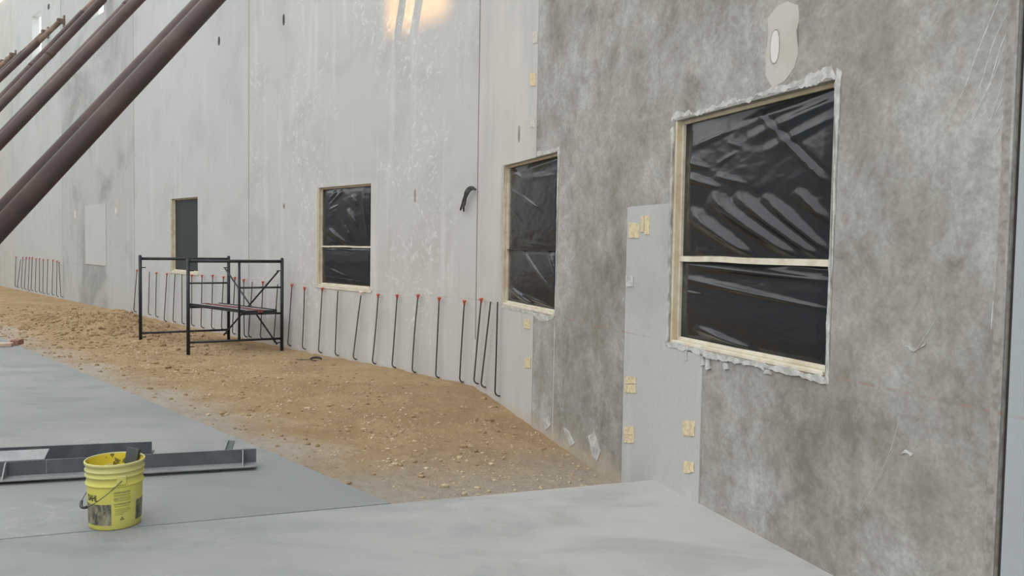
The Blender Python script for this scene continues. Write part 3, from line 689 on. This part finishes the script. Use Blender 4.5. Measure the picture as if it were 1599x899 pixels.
for t, b, c_ in rgt:
    dowel('L', Z5(*t), Z5(*b), c_, ['bare uncapped rebar dowel below the two-part window', 'red-capped rebar dowel in the even row between scaffold and corner joint', 'leaning rebar dowel with the pale pinkish cap'][c_], 'capped dowels between scaffold and corner joint' if c_ == 1 else None, 'cap_white' if c_ == 2 else 'cap')
dowel('R', Z5(1348, 199), Z5(1308, 733), 1, 'red-capped rebar dowel leaning across the white foot of the corner joint', None)
dowel('R', Z5(1408, 208), Z5(1354, 756), 0, 'bare rebar dowel leaning just past the corner joint', None)
dowel('R', Z5(1452, 210), Z5(1442, 812), 0, 'bare upright rebar dowel nearest the slack plastic window', None)

# ------------------------------------------------------------------ scaffold
GZ = -.07
bl, br_, al_, ar_ = gp(294, 554, GZ), gp(440, 546.5, GZ), gp(219.5, 537.5, GZ), gp(357, 531.5, GZ)
sc = tag(empty('scaffold', (bl + ar_) / 2), 'low black tube scaffold with two frames and one cross brace', 'scaffold')
oo = Vector(sc.location)
def T(name, a, b, r_, n_=12): return tube(name, [a - oo, b - oo], r_, 'scaf', sc, n_)
Z = lambda q: Vector((0, 0, q))
HT = 1.44
for (a, b) in ((bl, br_), (al_, ar_)):
    ga = gh(*sd_of(a)) - GZ - .01; gb_ = gh(*sd_of(b)) - GZ - .01
    T('post', a + Z(ga), a + Z(HT), .026); T('post', b + Z(gb_), b + Z(HT), .026)
    mdl = a.lerp(b, .53)
    T('inner_post', mdl + Z(.20), mdl + Z(HT - .05), .019)
    T('top_rail', a + Z(HT - .045), b + Z(HT - .045), .024); T('bottom_rail', a + Z(.185), b + Z(.185), .018)
    T('rung', mdl + Z(.99), b + Z(.99), .015); T('rung', mdl + Z(.585), b + Z(.585), .017)
    dv = (b - a).normalized()
    for q, w_ in ((a, 1), (b, -1)):
        T('coupling_pin', q + Z(HT - .002), q + Z(HT + .012), .019); T('brace_stud', q + Z(HT - .19), q + Z(HT - .19) + dv * w_ * .085, .008, 8)
        T('brace_stud', q + Z(.12), q + Z(.12) + dv * w_ * .085, .008, 8)
dv = (br_ - bl).normalized() * -.06
T('cross_brace', ar_ + dv + Z(HT - .20), br_ + dv * 1.3 + Z(.10), .014); T('cross_brace', br_ + dv + Z(HT - .20), ar_ + dv * 1.3 + Z(.10), .014)
# two planks on the rungs
ma, mb = al_.lerp(ar_, .53), bl.lerp(br_, .53)
along = (mb - ma).normalized(); acr = (br_ - mb); wd = acr.length - .145; acr = acr.normalized()
for i in range(2):
    q0 = ma + acr * (.03 + i * (wd / 2 + .012)) - along * .06 + Z(.603)
    q = tag(empty('scaffold_plank', q0), 'grey worn scaffold plank with %s' % ('a faded red inner edge, on the window side' if i else 'a dark metal edge, on the slab side'), 'plank', None)
    L_ = (mb - ma).length + .12; fr_ = Matrix((along, acr, along.cross(acr))).transposed().to_4x4()
    if along.cross(acr).z < 0: fr_ = Matrix((along, acr, -along.cross(acr))).transposed().to_4x4()
    W_ = wd / 2 - .006
    box('board', (.0, .03, .004), (L_, W_ - .03, .036), 'plank', q, 0, fr_)
    box('edge_rail', (0, 0, 0), (L_, .03, .05), 'scaf' if i == 0 else 'plank_red', q, 0, fr_)
    box('edge_rail', (0, W_ - .03, 0), (L_, W_, .05), 'plank_red' if i == 0 else 'scaf', q, 0, fr_)
    bm = bmesh.new(); bbox(bm, (L_ - .02, .03, -.03), (L_ + .004, W_ - .03, .04), fr_); fromb('end_plate', bm, 'scaf', q)

# ------------------------------------------------------------------ steel angles on the slab
F0 = .002
def angle_frame(p0, p1):
    X = (p1 - p0); X.z = 0; X.normalize(); Y = Vector((-X.y, X.x, 0)); mm = Matrix((X, Y, Vector((0, 0, 1)))).transposed().to_4x4(); return mm, X, Y
pr = gp(400, 727.5, .032); pl = gp(0, 751, .032)
mm, X, Y = angle_frame(pl, pr); LN = 3.3
org = Vector((pr.x, pr.y, F0)) - X * LN
e = tag(empty('steel_angle', org), 'long grey steel angle with welded stiffener plates, lying behind the yellow bucket', 'steel angle')
box('horizontal_leg', (0, 0, .022), (LN, .125, .032), 'steel_edge', e, .001, mm)
box('vertical_leg', (0, .115, .032), (LN, .125, .127), 'steel', e, .001, mm)
for q in (LN - .095, LN - 1.585, LN - 3.0):
    pts = [(q, .006, .032), (q, .115, .032), (q, .115, .124), (q, .085, .124)]
    vv = [mm @ Vector(p) for p in pts] + [mm @ Vector((p[0] + .008, p[1], p[2])) for p in pts]
    pyd('stiffener', vv, [(0, 1, 2, 3), (4, 5, 6, 7)] + [(i, (i + 1) % 4, 4 + (i + 1) % 4, 4 + i) for i in range(4)], 'steel_edge', e)
sx = LN - 1.345
box('weld_seam', (sx, .112, .032), (sx + .004, .1149, .127), 'steel_edge', e, 0, mm)
for q, c_ in ((LN - .28, 'black spacer block under the free end of the long steel angle'), (LN - 2.4, 'black spacer block under the far part of the long steel angle')):
    b_ = tag(empty('spacer_block', org + mm.to_3x3() @ Vector((q, .02, 0))), c_, 'block')
    box('block', (-.04, -.012, 0), (.04, .10, .0215), 'black', b_, .003, mm)
# second angle behind: tall face towards the bucket
p2r = gp(237, 709.5, F0); p2l = p2r - X * 2.6
mm2, X2, Y2 = angle_frame(gp(0, 720, F0), p2r)
o2 = p2r - X2 * 2.6
e = tag(empty('steel_angle', o2), 'plain grey steel angle lying farther back with its upright leg towards the bucket', 'steel angle')
box('vertical_leg', (0, 0, 0), (2.6, .010, .098), 'steel', e, .001, mm2); box('horizontal_leg', (0, .010, 0), (2.6, .11, .010), 'steel', e, .001, mm2)
# third: upturned, its pale leg on top, squeezed between the two
o3 = org + mm.to_3x3() @ Vector((LN - 1.36 - 2.0, .130, 0))
e = tag(empty('steel_angle', o3), 'pale upturned steel angle squeezed between the other two angles', 'steel angle')
box('horizontal_leg', (0, 0, .0), (2.0, .15, .008), 'steel_edge', e, .001, mm @ Matrix.Translation((0, .0, .122)) @ Matrix.Rotation(math.radians(14), 4, 'X'))
box('vertical_leg', (0, 0.0, 0), (2.0, .010, .121), 'steel', e, .001, mm)
# small offcut behind the end
a, b = gp(356, 704, F0), gp(361, 689, F0); d = (b - a); ln = d.length; mo, XX, YY = angle_frame(a, b)
e = tag(empty('steel_offcut', a), 'short grey steel flat bar lying behind the end of the long angle', 'steel bar')
box('bar', (-.1, -.026, 0), (ln, .026, .008), 'steel', e, .001, mo); box('lip', (-.1, .018, .008), (ln, .026, .022), 'steel_edge', e, .001, mo)

# ------------------------------------------------------------------ bucket
bc = gp(180, 816.5, 0)
bk = tag(empty('bucket', (bc.x, bc.y, .0005)), 'yellow plastic pail with wire handle and printed labels on the slab', 'bucket')
k = NT('yellow_plastic'); n1 = k.noise(6, 6, .65); n2 = k.noise(22, 6, .7)
c = k.mix(k.mr(n1, .4, .7), (.545, .51, .10), (.47, .44, .13))
c = k.mix(k.math('MULTIPLY', k.mr(n2, .56, .7), .4), c, (.52, .48, .26))
_, _, bz = k.xyz(); c = k.mix(k.math('MULTIPLY', k.mr(k.math('ADD', bz, k.math('MULTIPLY', n1, .05)), .27, .36), .45), c, (.45, .41, .25))
M['yellow'] = k.out(c, .5, 0, .4)
k = NT('yellow_inside'); n1 = k.noise(26, 4, .6)
M['yellow_in'] = k.out(k.mix(k.mr(n1, .58, .62), (.68, .55, .05), (.16, .13, .03)), .55, 0, .4)
k = NT('printed_photo'); n1 = k.noise(28, 5, .7, k.map((1, 1, .5)))
M['print'] = k.out(k.mix(k.mr(n1, .36, .64), (.055, .055, .045), (.27, .26, .17)), .55)
M['ink'] = plain('dark_ink', (.05, .055, .03), None, 30, .6)
M['ink_soft'] = plain('faded_ink', (.25, .24, .07), (.33, .31, .08), 60, .6)
HB = .372
rad = lambda z: .1345 + (.1505 - .1345) * z / HB
prof = [(.120, .0), (.131, .002), (.1345, .008)] + [(rad(z), z) for z in (.06, .12, .18, .235)]
for zc in (.248, .295, .325):
    prof += [(rad(zc - .006), zc - .006), (rad(zc) + .007, zc - .003), (rad(zc) + .007, zc + .003), (rad(zc + .006), zc + .006)]
prof += [(rad(.355), .352), (.157, .356), (.158, .368), (.155, .372), (.149, .371)]
lathe('pail_wall', prof + [(.1485, .365)], 'yellow', bk, 96, True, False)
bi = lathe('pail_lining', [(.1485, .366), (.1475, .33), (.133, .02), (.0001, .018)][::-1], 'yellow_in', bk, 48, True, False)
# azimuths: angle of the direction from pail to camera
az0 = math.atan2(-bc.y, -bc.x)
def onb(az, z, lift=.0012):      # az measured from the camera direction, positive = to the right in view
    a = az0 + az; r_ = rad(z) + lift; return Vector((r_ * math.cos(a), r_ * math.sin(a), z))
def patch(name, a0, a1, z0, z1, mat, lift=.0012, n_=10):
    v = []; f_ = []
    for i in range(n_ + 1):
        a = a0 + (a1 - a0) * i / n_; v += [onb(a, z0, lift), onb(a, z1, lift), onb(a, z0, -.001), onb(a, z1, -.001)]
    for i in range(n_):
        q = 4 * i; f_ += [(q, q + 4, q + 5, q + 1), (q + 1, q + 5, q + 7, q + 3), (q, q + 2, q + 6, q + 4)]
    return pyd(name, v, f_, mat, bk)
def asn(t): return math.asin(max(-1, min(1, t)))
# view positions as fraction of the pail half-width
patch('photo_label', asn(-.99), asn(-.14), .030, .148, 'print'); patch('photo_label', asn(.74), asn(.999), .038, .150, 'print')
for t0, t1, z, hh in ((-.04, .53, .211, .011), (-.04, .53, .196, .006), (.10, .54, .184, .0032), (.10, .54, .175, .0032), (-.04, .54, .165, .0032), (-.04, .10, .177, .014), (-.04, .54, .147, .009), (-.02, .52, .134, .0035), (-.04, .54, .118, .0032), (.0, .54, .108, .0032), (-.02, .46, .098, .0032), (-.04, .30, .088, .0032)):
    patch('printed_line', asn(t0), asn(t1), z - hh / 2, z + hh / 2, 'ink_soft', .0016, 12)
ra, rz0, rr_ = asn(.25), .062, .013
rv = []; rf = []
for i in range(3):
    for q in (1.0, .5): rv.append(onb(ra + math.sin(i * 2.0944) * rr_ * q / .14, rz0 + math.cos(i * 2.0944) * rr_ * q, .0018))
for i in range(3):
    j_ = (i + 1) % 3; rf.append((2 * i, 2 * j_, 2 * j_ + 1, 2 * i + 1))
pyd('recycling_mark', rv, rf, 'ink', bk)
fc = bpy.data.curves.new('lettering', 'FONT'); fc.body = 'DAHL'; fc.size = .05; fc.offset = .0016; fc.extrude = 0; fo = bpy.data.objects.new('lettering', fc); COL.objects.link(fo)
bpy.context.view_layer.update()
tm = bpy.data.meshes.new_from_object(fo.evaluated_get(bpy.context.evaluated_depsgraph_get())); bpy.data.objects.remove(fo)
xs = [q.co.x for q in tm.vertices]; x1 = max(xs); ae = asn(-.60)
for q in tm.vertices:
    q.co = onb(ae + (q.co.x - x1) * .62 / .142, .166 + q.co.y * .95, .0016)
link('lettering', tm, 'ink', bk)['label'] = 'dark printed brand lettering'
# ears and wire handle: pivots left-back and right-front
pa = asn(.22); pb = pa + math.pi
def ear(az):
    P = onb(az, .281, .0); n_ = Vector((P.x, P.y, 0)).normalized(); t = Vector((-n_.y, n_.x, 0))
    mt_ = Matrix((t, n_, Vector((0, 0, 1)))).transposed().to_4x4(); mt_.translation = P
    box('handle_ear', (-.024, -.006, -.026), (.024, .013, .026), 'yellow', bk, .004, mt_)
    return P + n_ * .014
A, B = ear(pa), ear(pb)
# bail hangs to the left of the pail in view and swings forward
left = Vector((math.cos(az0 - math.pi / 2), math.sin(az0 - math.pi / 2), 0)); camd = Vector((math.cos(az0), math.sin(az0), 0))
axis = (B - A).normalized(); perp = Vector((-axis.y, axis.x, 0)); perp = perp if perp.dot(left) > 0 else -perp
pts = []
for i in range(25):
    t = i / 24 * math.pi
    pts.append((A + B) / 2 + (A - B) / 2 * math.cos(t) * (1 + .05 * math.sin(t)) + perp * (.172 * math.sin(t)) + Vector((0, 0, -.155 * math.sin(t))))
wh = tube('wire_handle', pts, .0024, 'rebar', bk, 8)
tube('handle_grip', pts[9:16], .0085, 'black', wh, 10)
# folded steel offcut standing in the pail
tp = Vector((bc.x, bc.y, 0)) - camd * .012 - left * .028
e = tag(empty('steel_piece', tp + Vector((0, 0, .032))), 'dark folded steel piece standing in the yellow pail', 'steel piece')
rgt_ = -left
mt_ = Matrix((rgt_, -camd, Vector((0, 0, 1)))).transposed().to_4x4() @ Matrix.Rotation(math.radians(9), 4, 'Y') @ Matrix.Rotation(math.radians(-22), 4, 'Z')
box('plate', (-.030, 0, 0), (.036, .005, .395), 'steel', e, .001, mt_)
box('flange', (.031, .005, 0), (.036, .042, .385), 'black', e, .001, mt_)

# ------------------------------------------------------------------ cable bundle from the joint, scraps, blocks
cb = empty('cable_bundle', mtx=WM['L']); tag(cb, 'bundle of dark cables drooping out of the corner joint', 'cable')
base = lc('L', .016, -.016, wp(745, 296, 'L')[1])
for i in range(6):
    r1, r2 = random.uniform(-1, 1), random.uniform(-1, 1)
    tips = [(722, 322), (724, 330), (719, 328), (727, 314), (723, 326), (726, 320)]
    e_ = lpx('L', *tips[i], -.05); mid1 = lpx('L', 736 + r1 * 2, 294 + r2 * 2.5, -.07); mid2 = lpx('L', 729 + r1 * 3.5, 304 + r2 * 3, -.075)
    P = [base]
    for a, b, c_, d_ in ((base, base, mid1, mid2), (base, mid1, mid2, e_), (mid1, mid2, e_, e_)):
        for j in range(1, 6):
            t = j / 5
            P.append(.5 * (2 * b + (c_ - a) * t + (2 * a - 5 * b + 4 * c_ - d_) * t * t + (3 * b - a - 3 * c_ + d_) * t ** 3))
    tube('cable', P, .011, 'cable', cb, 8)
a = gp(493, 565, -.07); s_, d_ = sd_of(a)
sp_ = tag(empty('rubber_scrap', (a.x, a.y, gh(s_, d_))), 'small curled black rubber scrap with a wire tail on the earth', 'scrap')
tube('loop', [(.075 * math.cos(t), .05 * math.sin(t), .02 + .03 * (1 + math.sin(t)) / 2) for t in [i * 5.0 / 14 for i in range(15)]], [.012 + .006 * math.sin(i * .4) for i in range(15)], 'black', sp_, 8)
tube('wire_tail', [(-.05, .0, .03), (-.13, .02, .02), (-.22, .05, .012), (-.3, .06, .012)], .005, 'black', sp_, 6)
p = gp(8, 541, F0)
b1 = tag(empty('timber_block', (p.x, p.y, F0), .3), 'tan split timber offcut at the slab edge, the flatter of two', 'timber block')
box('block', (-.16, -.04, 0), (.09, .10, .055), 'block_tan', b1, .006)
p = gp(18.5, 539.5, F0)
b2 = tag(empty('timber_block', (p.x, p.y, F0), .12), 'reddish-brown timber offcut at the slab edge, the taller of two', 'timber block')
box('block', (-.035, .02, 0), (.075, .22, .08), 'block', b2, .006)
